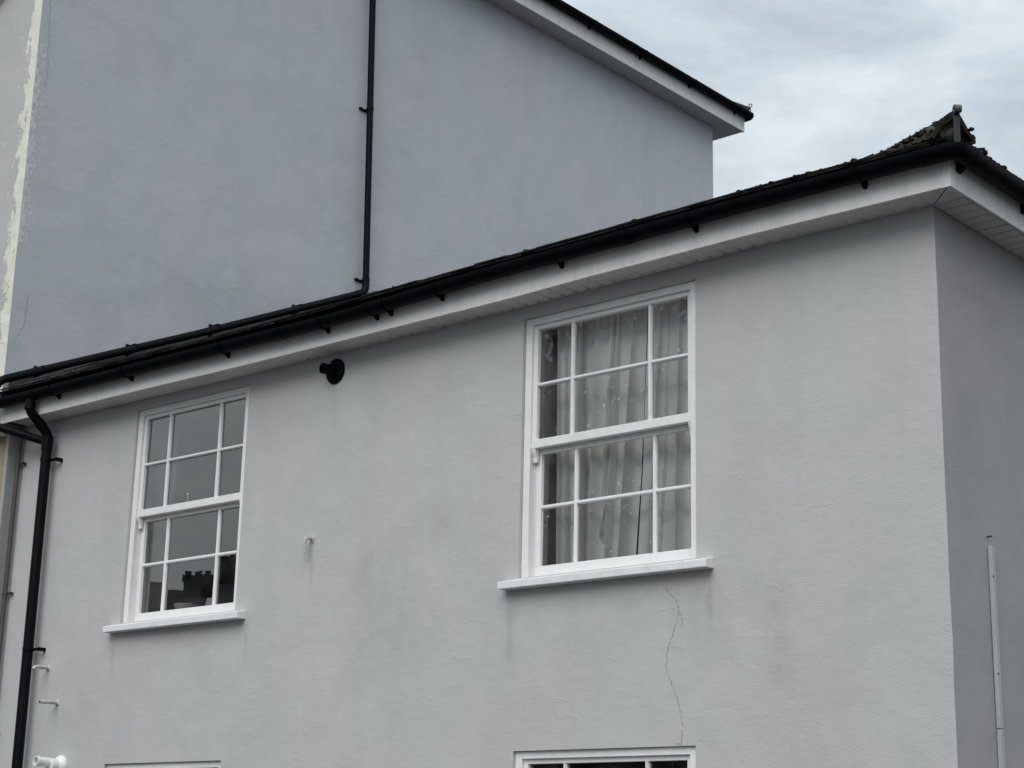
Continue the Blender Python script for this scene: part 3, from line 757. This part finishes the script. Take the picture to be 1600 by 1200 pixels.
def tall_eaves():
    bk = MB(); bk.box(XL - .005, TFX - .01, TY0 - .3, TFY - .012, TS + .013, TS + .02); bk.box(XL - 8.2, XL - .006, TY1 - .05, TFY - .012, TS + .013, TS + .02)
    bk.build('soffit_backing', M_GAP, tall)
    base = MB(); base.box(XL + .002, TFX - .014, 0, .146, 0, .009); me = base.mesh('soffit_board', M_TSOFF)
    y = TFY - .17
    while y > TY0 - .3:
        o = bpy.data.objects.new('soffit_board', me); COL.objects.link(o); o.parent = tall
        o.location = Vector((0, y, TS + random.uniform(-.001, .001))) - tall.location; y -= .15
    MB().box(XL - 8.2, XL, TY1 + .002, TFY - .014, TS, TS + .009).build('soffit_board', M_TSOFF, tall)
    MB().box(TFX - .015, TFX, TY0 - .3, TFY, TS - .012, TS + .20).build('fascia_board', M_FASCIA, tall, bevel=.002)
    MB().box(XL - 8.2, TFX - .016, TFY - .015, TFY, TS - .012, TS + .20).build('fascia_board', M_FASCIA, tall, bevel=.002)
    MB().box(TFX - .03, TFX + .004, TFY - .03, TFY + .004, TS - .014, TS + .20).build('corner_cover', M_FASCIA, tall)
    ex, ey, ez = TFX + .055, TFY + .055, TS + .245
    R = MB(); pk = 4.2
    R.add([(ex, TY0 - .4, ez), (ex, ey, ez), (ex - pk, ey - pk, ez + pk * .5), (ex - pk, TY0 + pk - .4, ez + pk * .5), (ex - 8.4, ey, ez), (ex - 8.4, TY0 - .4, ez)],
          [[0, 1, 2, 3], [1, 4, 2], [4, 5, 3, 2], [5, 0, 3]])
    r = R.build('roof', M_ROOFD, tall)
    a = math.atan(.5)
    y = TY0 - .2; k = 0
    for rw in range(2):
        y = TY0 - .2 + .125 * rw; xx = ex - rw * .16
        while y < ey - .1 - rw * .16:
            M4 = Matrix.Translation((xx, y, ez + .5 * rw * .16 + .004 + random.uniform(-.003, .008))) @ Matrix.Rotation(math.pi / 2 + random.uniform(-.01, .01), 4, 'Z') @ Matrix.Rotation(a - .02, 4, 'X')
            o = bpy.data.objects.new('slate', random.choice(SMESH)); COL.objects.link(o); o.parent = r
            o.matrix_local = Matrix.Translation(-world_loc(r)) @ M4
            y += .252
    # foot of the hip with its little iron scroll
    h = MB(); b = Vector((ex - .02, ey - .02, ez)); d = Vector((-1, -1, .5)); s_ = Vector((1, -1, 0)).normalized(); u_ = Vector((.3, .3, 1)).normalized()
    prof = [(-math.cos(math.pi * q / 8) * .12, math.sin(math.pi * q / 8)) for q in range(9)]
    for t0 in (0, .3, .6):
        h.sweep(prof, [(b + d * t0, s_, u_ * .10), (b + d * (t0 + .32), s_, u_ * .085)])
    h.build('hip_tile', M_TILE, r, smooth=True)
    s2 = MB(); c = b + Vector((.03, .03, .10))
    s2.tube([b + Vector((.03, .03, .0)), c], .007, 8)
    ring = [c + Vector((0, 0, .035)) + (Vector((.707, .707, 0)) * math.cos(q * .52) + Vector((0, 0, 1)) * math.sin(q * .52)) * .022 for q in range(-3, 9)]
    s2.tube(ring, .007, 8); s2.build('hip_iron', M_GALV, r, smooth=True)
tall_eaves()

# ================================================================== gutters and pipes
def half_round(r=.057, t=.0035, n=12):
    o = [(-math.cos(math.pi * k / n) * r, -math.sin(math.pi * k / n) * r * .98) for k in range(n + 1)]
    o = [(-r, .010)] + o + [(r, .010)]
    i = [(p * (1 - t / r), q * (1 - t / r) if q < 0 else q) for p, q in o]
    return o + i[::-1]
HR = half_round()
GR = .057
gut = thing('gutter', 'sagging black half round gutter along the front eave of the low wing', 'gutter', (-8, -.3, 5.0))
GY = FY - .012 - GR; GX = FX + .012 + GR
fr = []
for x in frange(XL + .06, GX - .12, .2): fr.append(((x, GY, gtop(x) - .012), (0, 1, 0), (0, 0, 1)))
MB().sweep(HR, fr).build('trough', M_BLACK, gut, smooth=True)
gz = gtop(-3.8) - .012
MB().sweep(HR, [((GX, y, gz), (1, 0, 0), (0, 0, 1)) for y in frange(GY + .12, 9, .4)]).build('trough', M_BLACK, gut, smooth=True)
# corner angle: slightly larger section, mitred
HRL = half_round(.061, .004)
c = MB()
pts = [((GX - .20, GY, gz), (0, 1, 0)), ((GX - .04, GY, gz), (0, 1, 0))]
fr = [(p, A, (0, 0, 1)) for p, A in pts]
for k in range(1, 6):
    a = math.pi / 2 * k / 6
    q = Vector((GX - .04 + .04 * math.sin(a), GY + .04 - .04 * math.cos(a), gz)); A = Vector((-math.sin(a), math.cos(a), 0)); fr.append((q, A, (0, 0, 1)))
fr += [((GX, GY + .04, gz), (-1, 0, 0), (0, 0, 1)), ((GX, GY + .20, gz), (-1, 0, 0), (0, 0, 1))]
c.sweep(HRL, fr); c.build('corner_angle', M_BLACK, gut, smooth=True)
HRB = half_round(.0635, .005)
def bracket(p, inward, along, wide=.028):
    """fascia bracket: strap round the trough, nib at its lip and a wedge of plastic on the fascia below"""
    p = Vector(p); A = Vector(inward); T = Vector(along); m = MB()
    m.sweep(HRB, [(p - T * wide / 2, A, (0, 0, 1)), (p + T * wide / 2, A, (0, 0, 1))])
    f = GR + .012
    pr = [(f - .002, -.076), (f - .008, -.076), (f - .034, -.058), (f - .020, -.030), (f - .002, -.02)]
    m.sweep(pr, [(p - T * wide * .4, A, (0, 0, 1)), (p + T * wide * .4, A, (0, 0, 1))])
    return m
for x in (-11.55, -10.62, -9.50, -8.46, -7.99, -7.86, -7.40, -6.41, -5.42, -4.33):
    bracket((x, GY, gtop(x) - .012), (0, 1, 0), (1, 0, 0)).build('bracket', M_BLACK, gut, smooth=True)
for k, y in enumerate((GY + .16, .62, 1.5, 2.4)):
    bracket((GX, y, gz), (-1, 0, 0), (0, 1, 0), .028 if k else .05).build('bracket', M_BLACK, gut, smooth=True)
for x in (-8.9, -7.93, -5.9):
    m = MB(); m.sweep(HRL, [((x - .05, GY, gtop(x) - .012), (0, 1, 0), (0, 0, 1)), ((x + .05, GY, gtop(x) - .012), (0, 1, 0), (0, 0, 1))])
    m.build('union_clip', M_BLACK, gut, smooth=True)
e_ = MB(); e_.prism([(GY + a, gtop(-12.3) - .012 + b) for a, b in half_round(.061)[:15]], XL + .05, XL + .06, 'x'); e_.build('stop_end', M_BLACK, gut)

tg = thing('gutter', 'black gutter along the eave of the tall blue grey house against the sky', 'gutter', (-12, 5, 11.3))
TGX = TFX + .012 + GR; TGY = TFY + .012 + GR; tz = 11.478
MB().sweep(HR, [((TGX, y, tz), (-1, 0, 0), (0, 0, 1)) for y in frange(TY0 - .3, TGY - .1, .5)]).build('trough', M_BLACK, tg, smooth=True)
MB().sweep(HR, [((x, TGY, tz), (0, -1, 0), (0, 0, 1)) for x in frange(XL - 8, TGX - .1, .5)]).build('trough', M_BLACK, tg, smooth=True)
fr = [((TGX, TGY - .16, tz), (-1, 0, 0), (0, 0, 1)), ((TGX, TGY - .03, tz), (-1, 0, 0), (0, 0, 1)), ((TGX - .015, TGY - .015, tz), (-.707, -.707, 0), (0, 0, 1)), ((TGX - .03, TGY, tz), (0, -1, 0), (0, 0, 1)), ((TGX - .16, TGY, tz), (0, -1, 0), (0, 0, 1))]
MB().sweep(HRL, fr).build('corner_angle', M_BLACK, tg, smooth=True)
for y in (2.0, 3.05, 4.1, 5.1, 6.1, 7.15, 8.18, 9.25, 10.3):
    bracket((TGX, y, tz), (-1, 0, 0), (0, 1, 0)).build('bracket', M_BLACK, tg, smooth=True)
m = MB(); m.sweep(HRL, [((TGX, 7.85, tz), (-1, 0, 0), (0, 0, 1)), ((TGX, 8.0, tz), (-1, 0, 0), (0, 0, 1))]); m.build('union_clip', M_BLACK, tg, smooth=True)

def collar(p, t, r, w=.03, n=16):
    t = Vector(t).normalized(); p = Vector(p); return MB().tube([p - t * w / 2, p + t * w / 2], r, n)
# --- downpipe at the left end of the wing
dp = thing('downpipe', 'thick black downpipe with a swan neck at the far end of the low front wall', 'downpipe', (-11.85, -.09, 0))
PX, PY, PR = -11.852, -.092, .041
g0 = Vector((PX, GY, gtop(PX) - .06))
path = [g0, g0 + Vector((0, 0, -.05))] + arc((PX, GY, 5.02), (0, 0, 1), (0, .19, -.135), .04)[1:] + arc((PX, PY, 4.865), (0, -.19, .135), (0, 0, -1), .05) + [Vector((PX, PY, 4.7))]
MB().tube(path, PR * .93, 18).build('swan_neck', M_BLACKP, dp, smooth=True)
MB().tube([(PX, PY, 4.76), (PX + .004, PY, 3), (PX + .012, PY, 0.02)], PR, 18).build('pipe', M_BLACKP, dp, smooth=True)
collar((PX, GY, 5.055), (0, 0, 1), PR * 1.14, .05).build('pipe_collar', M_BLACKP, dp, smooth=True)
collar((PX, PY, 4.79), (0, 0, 1), PR * 1.14, .11).build('pipe_collar', M_BLACKP, dp, smooth=True)
collar((PX, GY * .42 + PY * .58, 4.93), (0, .19, -.135), PR * 1.06, .05).build('pipe_collar', M_BLACKP, dp, smooth=True)
def clip(x, z, par, r, mat, right=.09, y=PY):
    m = collar((x, y, z), (0, 0, 1), r * 1.12, .026)
    m.box(x - .012 - right, x + right, y + r * .75, y + r * .75 + .010, z - .010, z + .010)
    for s in (-1, 1): m.box(x + s * right - .012, x + s * right + .012, y + r * .7, .004, z - .014, z + .014)
    m.build('pipe_clip', mat, par, smooth=True)
clip(PX, 4.655, dp, PR, M_BLACKP); clip(PX + .008, 3.14, dp, PR, M_BLACKP); clip(PX + .01, 1.4, dp, PR, M_BLACKP)
# --- rain pipe of the tall house: down the flank, along the roof slope, round the corner into the downpipe
rp = thing('drainpipe', 'thin black pipe down the blue grey wall, bending to run along the low roof', 'drainpipe', (-12.32, 3.8, 7.2))
TX = XL + .082; R2 = .034
bend = Vector((TX, 3.805, 7.20)); topd = Vector((0, -.03, 1)).normalized()
sl_d = Vector((0, -4.08, -1.845)).normalized()
tp = bend + topd * 4.0
MB().tube([bend + topd * .12, bend + topd * 2.0, tp], R2, 16).build('pipe', M_BLACKP, rp, smooth=True)
MB().tube([tp, tp + Vector((.1, -.01, .1)), tp + Vector((.26, -.01, .16)), tp + Vector((.28, -.01, .3))], R2, 14).build('swan_neck', M_BLACKP, rp, smooth=True)
MB().tube([bend + topd * .15] + arc(bend, topd, sl_d, .075, 7) + [bend + sl_d * .14], R2 * 1.12, 16).build('elbow', M_BLACKP, rp, smooth=True)
end = bend + sl_d * 4.44
MB().tube([bend + sl_d * .1, bend + sl_d * 2.3 + Vector((0, 0, -.012)), end], R2 * 1.03, 16).build('pipe', M_BLACKP, rp, smooth=True)
e2 = Vector((XL - .005, end.y - .05, 4.99))
jn = Vector((PX, PY, 4.80))
MB().tube(arc(end + sl_d * .07, -sl_d, (e2 - end) , .07) + arc(e2, (0, 0, 1), jn - e2, .07) + [jn], R2, 16).build('branch_pipe', M_BLACKP, rp, smooth=True)
for q in (.95, 2.05, 3.05, 4.05):
    collar(bend + sl_d * q, sl_d, R2 * 1.09, .026).build('pipe_clip', M_BLACKP, rp, smooth=True)
    p = bend + sl_d * (q + .02); m = MB(); m.box(XL + .01, TX, p.y - .012, p.y + .012, p.z + .020, p.z + .034); m.box(XL + .01, XL + .03, p.y - .035, p.y - .01, p.z - .10, p.z + .04)
    m.tube([p + Vector((-.02, -.02, -.06)), p + Vector((-.02, .0, -.03))], .006, 8); m.build('clip_stem', M_BLACKP, rp)
for q in (.13, 2.0, 3.6):
    p = bend + topd * q; m = collar(p, topd, R2 * 1.15, .028); m.box(XL + .002, TX - R2 * .6, p.y - .012, p.y + .012, p.z - .01, p.z + .012)
    m.box(XL + .002, XL + .012, p.y - .085, p.y + .03, p.z - .012, p.z + .014); m.tube([(XL + .002, p.y - .08, p.z), (XL + .04, p.y - .08, p.z)], .010, 8)
    m.build('pipe_clip', M_BLACKP, rp, smooth=True)
# --- slim brown pipe in the inner corner
bp = thing('pipe', 'slim brown pipe in the corner between the low wing and the tall house', 'pipe', (-12.32, -.045, 0))
MB().tube([(-12.312, -.045, 5.0), (-12.312, -.045, 0.02)], .017, 12).build('tube', M_BROWN, bp, smooth=True)
MB().tube([(-12.345, -.04, 5.0), (-12.35, -.04, 0.02)], .007, 8).build('cable', M_BROWN, bp, smooth=True)
for z in (4.69, 3.62, 2.5):
    m = collar((-12.312, -.045, z), (0, 0, 1), .022, .022); m.box(-12.38, -12.255, -.03, -.022, z - .008, z + .008); m.box(-12.27, -12.255, -.03, .003, z - .01, z + .01); m.build('pipe_clip', M_BROWN, bp, smooth=True)
# --- dark cable tray end at the top of the tall front
tb = thing('pipe', 'dark pipe crossing the top corner of the tall pale front wall', 'pipe', (-13.0, -.27, 9.1))
MB().tube([(-13.9, -.285, 8.60), (-13.07, -.285, 9.12), (-12.90, -.285, 9.23)], .038, 14).build('tube', M_BLACKP, tb, smooth=True)
collar((-13.3, -.285, 8.976), (.83, 0, .52), .045, .04).build('pipe_collar', M_BLACKP, tb, smooth=True)
MB().box(-13.33, -13.27, -.29, TY0 + .005, 8.95, 8.99).build('pipe_clip', M_BLACKP, tb)

# ================================================================== small fixtures on the wall
fu = thing('flue', 'black round boiler flue with a short spout on the pale wall between the upper windows', 'flue', (-8.6, 0, 4.865))
c = Vector((-8.605, 0, 4.868))
MB().lathe([(0, .086), (-.006, .091), (-.014, .088), (-.026, .066), (-.032, .045), (-.032, .0)], c, (0, 1, 0), 36).build('flange', M_BLACK, fu, smooth=True)
d = Vector((-.16, -1, .02)).normalized()
s = MB(); s.lathe([(.02, .047), (.055, .046), (.060, .038), (.116, .037), (.116, .031), (.08, .030), (.08, 0)], c, d, 24); s.build('spout', M_BLACK, fu, smooth=True)
MB().box(c.x - .006, c.x + .006, -.06, -.03, c.z + .03, c.z + .052).build('screw_lug', M_GALV, fu)

wf = thing('flue', 'white plastic flue outlet low on the wall beside the thick downpipe', 'flue', (-11.43, 0, 2.2))
c = Vector((-11.405, 0, 2.250))
MB().lathe([(0, .074), (-.010, .076), (-.028, .068), (-.045, .056), (-.05, .050), (-.05, 0)], c, (0, 1, 0), 32).build('flange', M_WPLAS, wf, smooth=True)
MB().lathe([(.04, .049), (.11, .049), (.113, .042), (.113, 0)], c, (0, -1, 0), 28).build('collar', M_WPLAS, wf, smooth=True)
c2 = c + Vector((0, 0, .012))
MB().lathe([(.10, .034), (.20, .034), (.202, .038), (.225, .038), (.225, .031), (.15, .030)], c2, (-.05, -1, .05), 24).build('spout', M_WPLAS, wf, smooth=True)
MB().lathe([(.0, .031), (.012, 0)], c2 + Vector((-.008, -.17, .008)), (-.05, -1, .05), 20).build('spout_core', M_STUB, wf)
MB().lathe([(.10, .024), (.18, .024), (.18, .019), (.14, .018), (.14, 0)], c + Vector((.01, 0, -.062)), (0, -1, -.1), 20).build('spout', M_WPLAS, wf, smooth=True)
MB().tube([c + Vector((.01, -.03, -.062)), c + Vector((.01, -.11, -.068))], .028, 16).build('collar', M_WPLAS, wf, smooth=True)

def stub(name, label, pts, r, cap=True):
    t = thing(name, label, 'pipe stub', pts[0])
    MB().tube(pts, r, 12).build('tube', M_STUB, t, smooth=True)
    m = MB(); m.blob((pts[0][0], -.001, pts[0][2]), r * 1.7, (1, .45, 1.1), 2, .25); m.build('render_plug', M_STUB, t, smooth=True)
    return t
h = Vector((-8.755, .0, 3.708))
t = stub('pipe_stub', 'small bent pipe hooked down against the wall below the black flue', [h, h + Vector((0, -.03, .006)), h + Vector((-.006, -.05, .001)), h + Vector((-.012, -.058, -.016)), h + Vector((-.013, -.058, -.045)), h + Vector((-.010, -.055, -.105))], .0125)
h = Vector((-11.685, 0, 2.995))
stub('pipe_stub', 'upper of two short pipe stubs beside the thick downpipe, tip bent down', [h, h + Vector((0, -.06, 0)), h + Vector((0, -.10, .002)), h + Vector((0, -.125, -.004)), h + Vector((0, -.138, -.022))], .014)
h = Vector((-11.525, 0, 2.722))
stub('pipe_stub', 'lower of two short pipe stubs beside the thick downpipe, straight and open ended', [h, h + Vector((0, -.08, -.001)), h + Vector((0, -.16, -.004))], .0145)
k = MB(); k.tube([(-11.525, -.1605, 2.718), (-11.525, -.1625, 2.718)], .010, 10); k.build('bore', M_GAP, bpy.data.objects[COL.objects[-1].parent.name] if COL.objects[-1].parent else None)

cd = thing('conduit', 'grey painted cable conduit running up the shaded side wall', 'conduit', (XR, .45, 0))
m = MB()
for z0, z1 in ((0, 2.32), (2.325, 3.262)):
    m = MB(); m.box(XR + .004, XR + .026, .432 + (3.26 - z1) * -.002, .470, z0, z1); m.build('trunking', simple('conduit_paint_%d' % int(z1 * 10), (.41, .415, .42), .6, .06, 9), cd, bevel=.003)
for z in (3.10, 2.6, 3.31): 
    MB().tube([(XR + .004, .437, z), (XR + .029, .437, z)], .005, 8).build('fixing_screw', M_GAP, cd)

# ================================================================== curtains and things on the inner sill
def curtain(edges, zt, zb, y, folds, seed):
    """edges: left x at top, left x at foot, right x at top, right x at foot; pleats gathered at the head, opening downwards"""
    rnd = random.Random(seed); m = MB(); NX, NZ = 200, 30
    cuts = [0]
    for k in range(folds): cuts.append(cuts[-1] + rnd.choice((.4, .7, 1.0, 1.9)))
    cuts = [c / cuts[-1] for c in cuts]; amp = [rnd.uniform(.45, 1.35) for _ in cuts]; drift = [rnd.uniform(-.05, .05) for _ in cuts]; skew = [rnd.uniform(.25, .75) for _ in cuts]
    drift[0] = drift[-1] = 0
    for j in range(NZ + 1):
        v = j / NZ; z = zt + (zb - zt) * v
        cc = [c + d * v * v for c, d in zip(cuts, drift)]
        xl = edges[0] + (edges[1] - edges[0]) * v; xr = edges[2] + (edges[3] - edges[2]) * v
        for i in range(NX + 1):
            u = i / NX; k = 0
            while k < folds - 1 and u > cc[k + 1]: k += 1
            t = (u - cc[k]) / max(1e-4, cc[k + 1] - cc[k]); t = min(1, max(0, t))
            tt = t / skew[k] * .5 if t < skew[k] else .5 + (t - skew[k]) / (1 - skew[k]) * .5
            a = amp[k] * (.040 + .062 * min(1, v * 1.6))
            yy = y + a * .5 + a * .5 * math.cos(2 * math.pi * tt) - a * .12 * math.cos(4 * math.pi * tt) + .006 * noise.noise(Vector((u * 9, v * 4, seed)))
            xx = xl + (xr - xl) * u + .022 * amp[k] * math.sin(2 * math.pi * tt)
            m.v.append(Vector((xx, yy, z)))
    for j in range(NZ):
        for i in range(NX): m.f.append([j * (NX + 1) + i, j * (NX + 1) + i + 1, (j + 1) * (NX + 1) + i + 1, (j + 1) * (NX + 1) + i])
    return m
for (ed, nf, sd, lab) in (((-6.825, -6.80, -6.115, -6.25), 7, 3, 'pale grey pleated curtain filling most of the window'), ((-6.10, -6.205, -5.60, -5.60), 4, 11, 'narrower pale grey curtain at the corner side of the window')):
    o = curtain(ed, 4.905, 3.305, .215, nf, sd).build('curtain', M_CURT, None, smooth=True, loc=(ed[0], .215, 4.905))
    tag(o, lab, 'curtain')
SZ = OPEN[0][2] + .02
def lean_card(x, w, hgt, y, label):
    m = MB(); m.prism([(y, SZ + .001), (y + .012, SZ + .001), (y + .05, SZ + hgt), (y + .038, SZ + hgt)], x, x + w, 'x')
    tag(m.build('card', M_CARD, None, loc=(x, y, SZ)), label, 'card')
lean_card(OPEN[0][0] + .70, .10, .145, .20, 'white card standing inside the uncurtained window')
tr = thing('dish', 'low white oval dish on the inner sill of the uncurtained window', 'dish', (OPEN[0][0] + .46, .25, SZ))
m = MB(); m.lathe([(0, .03), (.002, .07), (.05, .10), (.056, .098), (.02, .06), (.012, 0)], (OPEN[0][0] + .46, .25, SZ + .06), (0, 0, 1), 24); m.build('bowl', M_CARD, tr, smooth=True)
m = MB(); m.lathe([(0, .055), (.012, .05), (.02, .02), (.065, .025)], (OPEN[0][0] + .46, .25, SZ + .001), (0, 0, 1), 24); m.build('foot', M_CARD, tr, smooth=True)
bt = thing('bottle', 'grey bottle with a white cap inside the uncurtained window', 'bottle', (OPEN[0][0] + 1.05, .27, SZ))
MB().lathe([(0, 0), (0, .04), (.16, .04), (.20, .016), (.22, .015)], (OPEN[0][0] + 1.05, .27, SZ), (0, 0, 1), 20).build('body', M_BOTTLE, bt, smooth=True)
MB().lathe([(.221, .019), (.25, .019), (.25, 0)], (OPEN[0][0] + 1.05, .27, SZ), (0, 0, 1), 16).build('cap', M_CARD, bt, smooth=True)

# ================================================================== across the street (seen mirrored in the glass)
def street_house(cx, cy, w, d, h, rise, rot, label, stacks):
    t = thing('house', label, 'house', (cx, cy, 0), 'dark houses across the street'); t.rotation_euler = (0, 0, rot)
    def put(mb, name, mat, par=t):
        o = bpy.data.objects.new(name, mb.mesh(name, mat)); COL.objects.link(o); o.parent = par; return o
    put(MB().box(-w / 2, w / 2, -d / 2, d / 2, 0, h), 'wall', M_BRICKD)
    r = put(MB().prism([(-d / 2 - .3, h + .002), (d / 2 + .3, h + .002), (0, h + rise)], -w / 2 - .1, w / 2 + .1, 'x'), 'roof', M_ROOFD)
    for (x, sw, sh, np) in stacks:
        c = MB().box(x - sw / 2, x + sw / 2, -.45, .45, h + rise - .8, h + rise + sh)
        c.box(x - sw / 2 - .06, x + sw / 2 + .06, -.5, .5, h + rise + sh + .001, h + rise + sh + .14)
        put(c, 'chimney', M_BRICKD, r)
        for k in range(np):
            px = x - sw / 2 + sw * (k + .5) / np
            p = MB().lathe([(0, .13), (.17, .12), (.17, .14), (.2, .14)], (px, 0, h + rise + sh + .14), (0, 0, 1), 10)
            put(p, 'chimney_pot', M_BRICKD, r)
    for k in range(3):
        for z in (1.0, 3.9):
            x = -w / 2 + w * (k + .5) / 3
            put(MB().box(x - .5, x + .5, d / 2 + .001, d / 2 + .03, z, z + 1.5), 'window', M_GAP)
    return t
ROT = math.radians(-52)
HOUSES = (('dark brick terrace house opposite with a two pot chimney at its end', -14.0, 9, 8.2, 3.0, [(3.0, .9, .8, 2)]),
          ('dark brick house opposite with a low ridge and two chimneys close together', -4.6, 9, 8.45, 3.0, [(3.75, 1.05, .45, 3), (4.75, .3, .5, 1)]),
          ('dark brick house opposite with two broad chimney stacks', 5.2, 9, 8.5, 3.1, [(-4.0, 1.3, .55, 4), (3.5, 1.4, .9, 3)]),
          ('dark brick house opposite at the end of the row, one chimney', 15.0, 9, 8.4, 3.0, [(2, 1.4, 1.2, 4)]))
for lab, off, w, h, rise, st in HOUSES:
    p = Vector((-52.6, -34.7, 0)) + Vector((.62, -.785, 0)) * off
    street_house(p.x, p.y, w, 8, h, rise, ROT, lab, st)

# a broad tree on the far pavement: its leaves are what the right window mirrors
tree = thing('tree', 'leafy street tree opposite the curtained window, mirrored in its panes', 'tree', (-16.6, -14.6, 0))
m = MB()
base = Vector((-16.6, -14.6, 0)); top = base + Vector((.3, .2, 5.4))
m.tube([base, base + Vector((.05, 0, 2)), base + Vector((.2, .1, 4)), top], .2, 12, True, lambda i: (.24, .2, .17, .13)[i])
rnd = random.Random(5); ends = []
for k in range(11):
    a = k * 2.4; st = base + Vector((.2, .1, rnd.uniform(3.0, 5.3))); ln = rnd.uniform(1.8, 3.0)
    e1 = st + Vector((math.cos(a) * ln * .5, math.sin(a) * ln * .5, ln * .55)); e2 = e1 + Vector((math.cos(a) * ln * .5, math.sin(a) * ln * .5, ln * .5))
    m.tube([st, e1, e2], .06, 7, True, lambda i: (.08, .05, .02)[i]); ends += [e1, e2]
m.build('trunk', simple('grey_bark', (.09, .075, .06), .95, .3, 9, .7, .02), tree, smooth=True)
M_LEAF = simple('green_leaves', (.022, .032, .012), .8, .4, 2, spec=.2)
clumps = [(e + Vector((rnd.uniform(-.4, .4), rnd.uniform(-.4, .4), rnd.uniform(-.2, .6))), rnd.uniform(.8, 1.35)) for e in ends] + [(base + Vector((rnd.uniform(-2.2, 2.2), rnd.uniform(-2.2, 2.2), rnd.uniform(5.6, 10.2))), rnd.uniform(1.1, 1.7)) for _ in range(34)]
m = MB()
for c_, r_ in clumps:
    for _ in range(620):
        d = Vector((rnd.gauss(0, 1), rnd.gauss(0, 1), rnd.gauss(0, 1))).normalized() * r_ * rnd.random() ** .45
        p = c_ + d; n_ = Vector((rnd.gauss(0, 1), rnd.gauss(0, 1), rnd.gauss(0, 1) + .8)).normalized(); a = n_.orthogonal().normalized(); b = n_.cross(a); q = rnd.uniform(.09, .16)
        m.add([p - a * q, p + b * q * .5, p + a * q, p - b * q * .5], [[0, 1, 2, 3]])
tag(m.build('crown', M_LEAF, tree), kind='stuff')
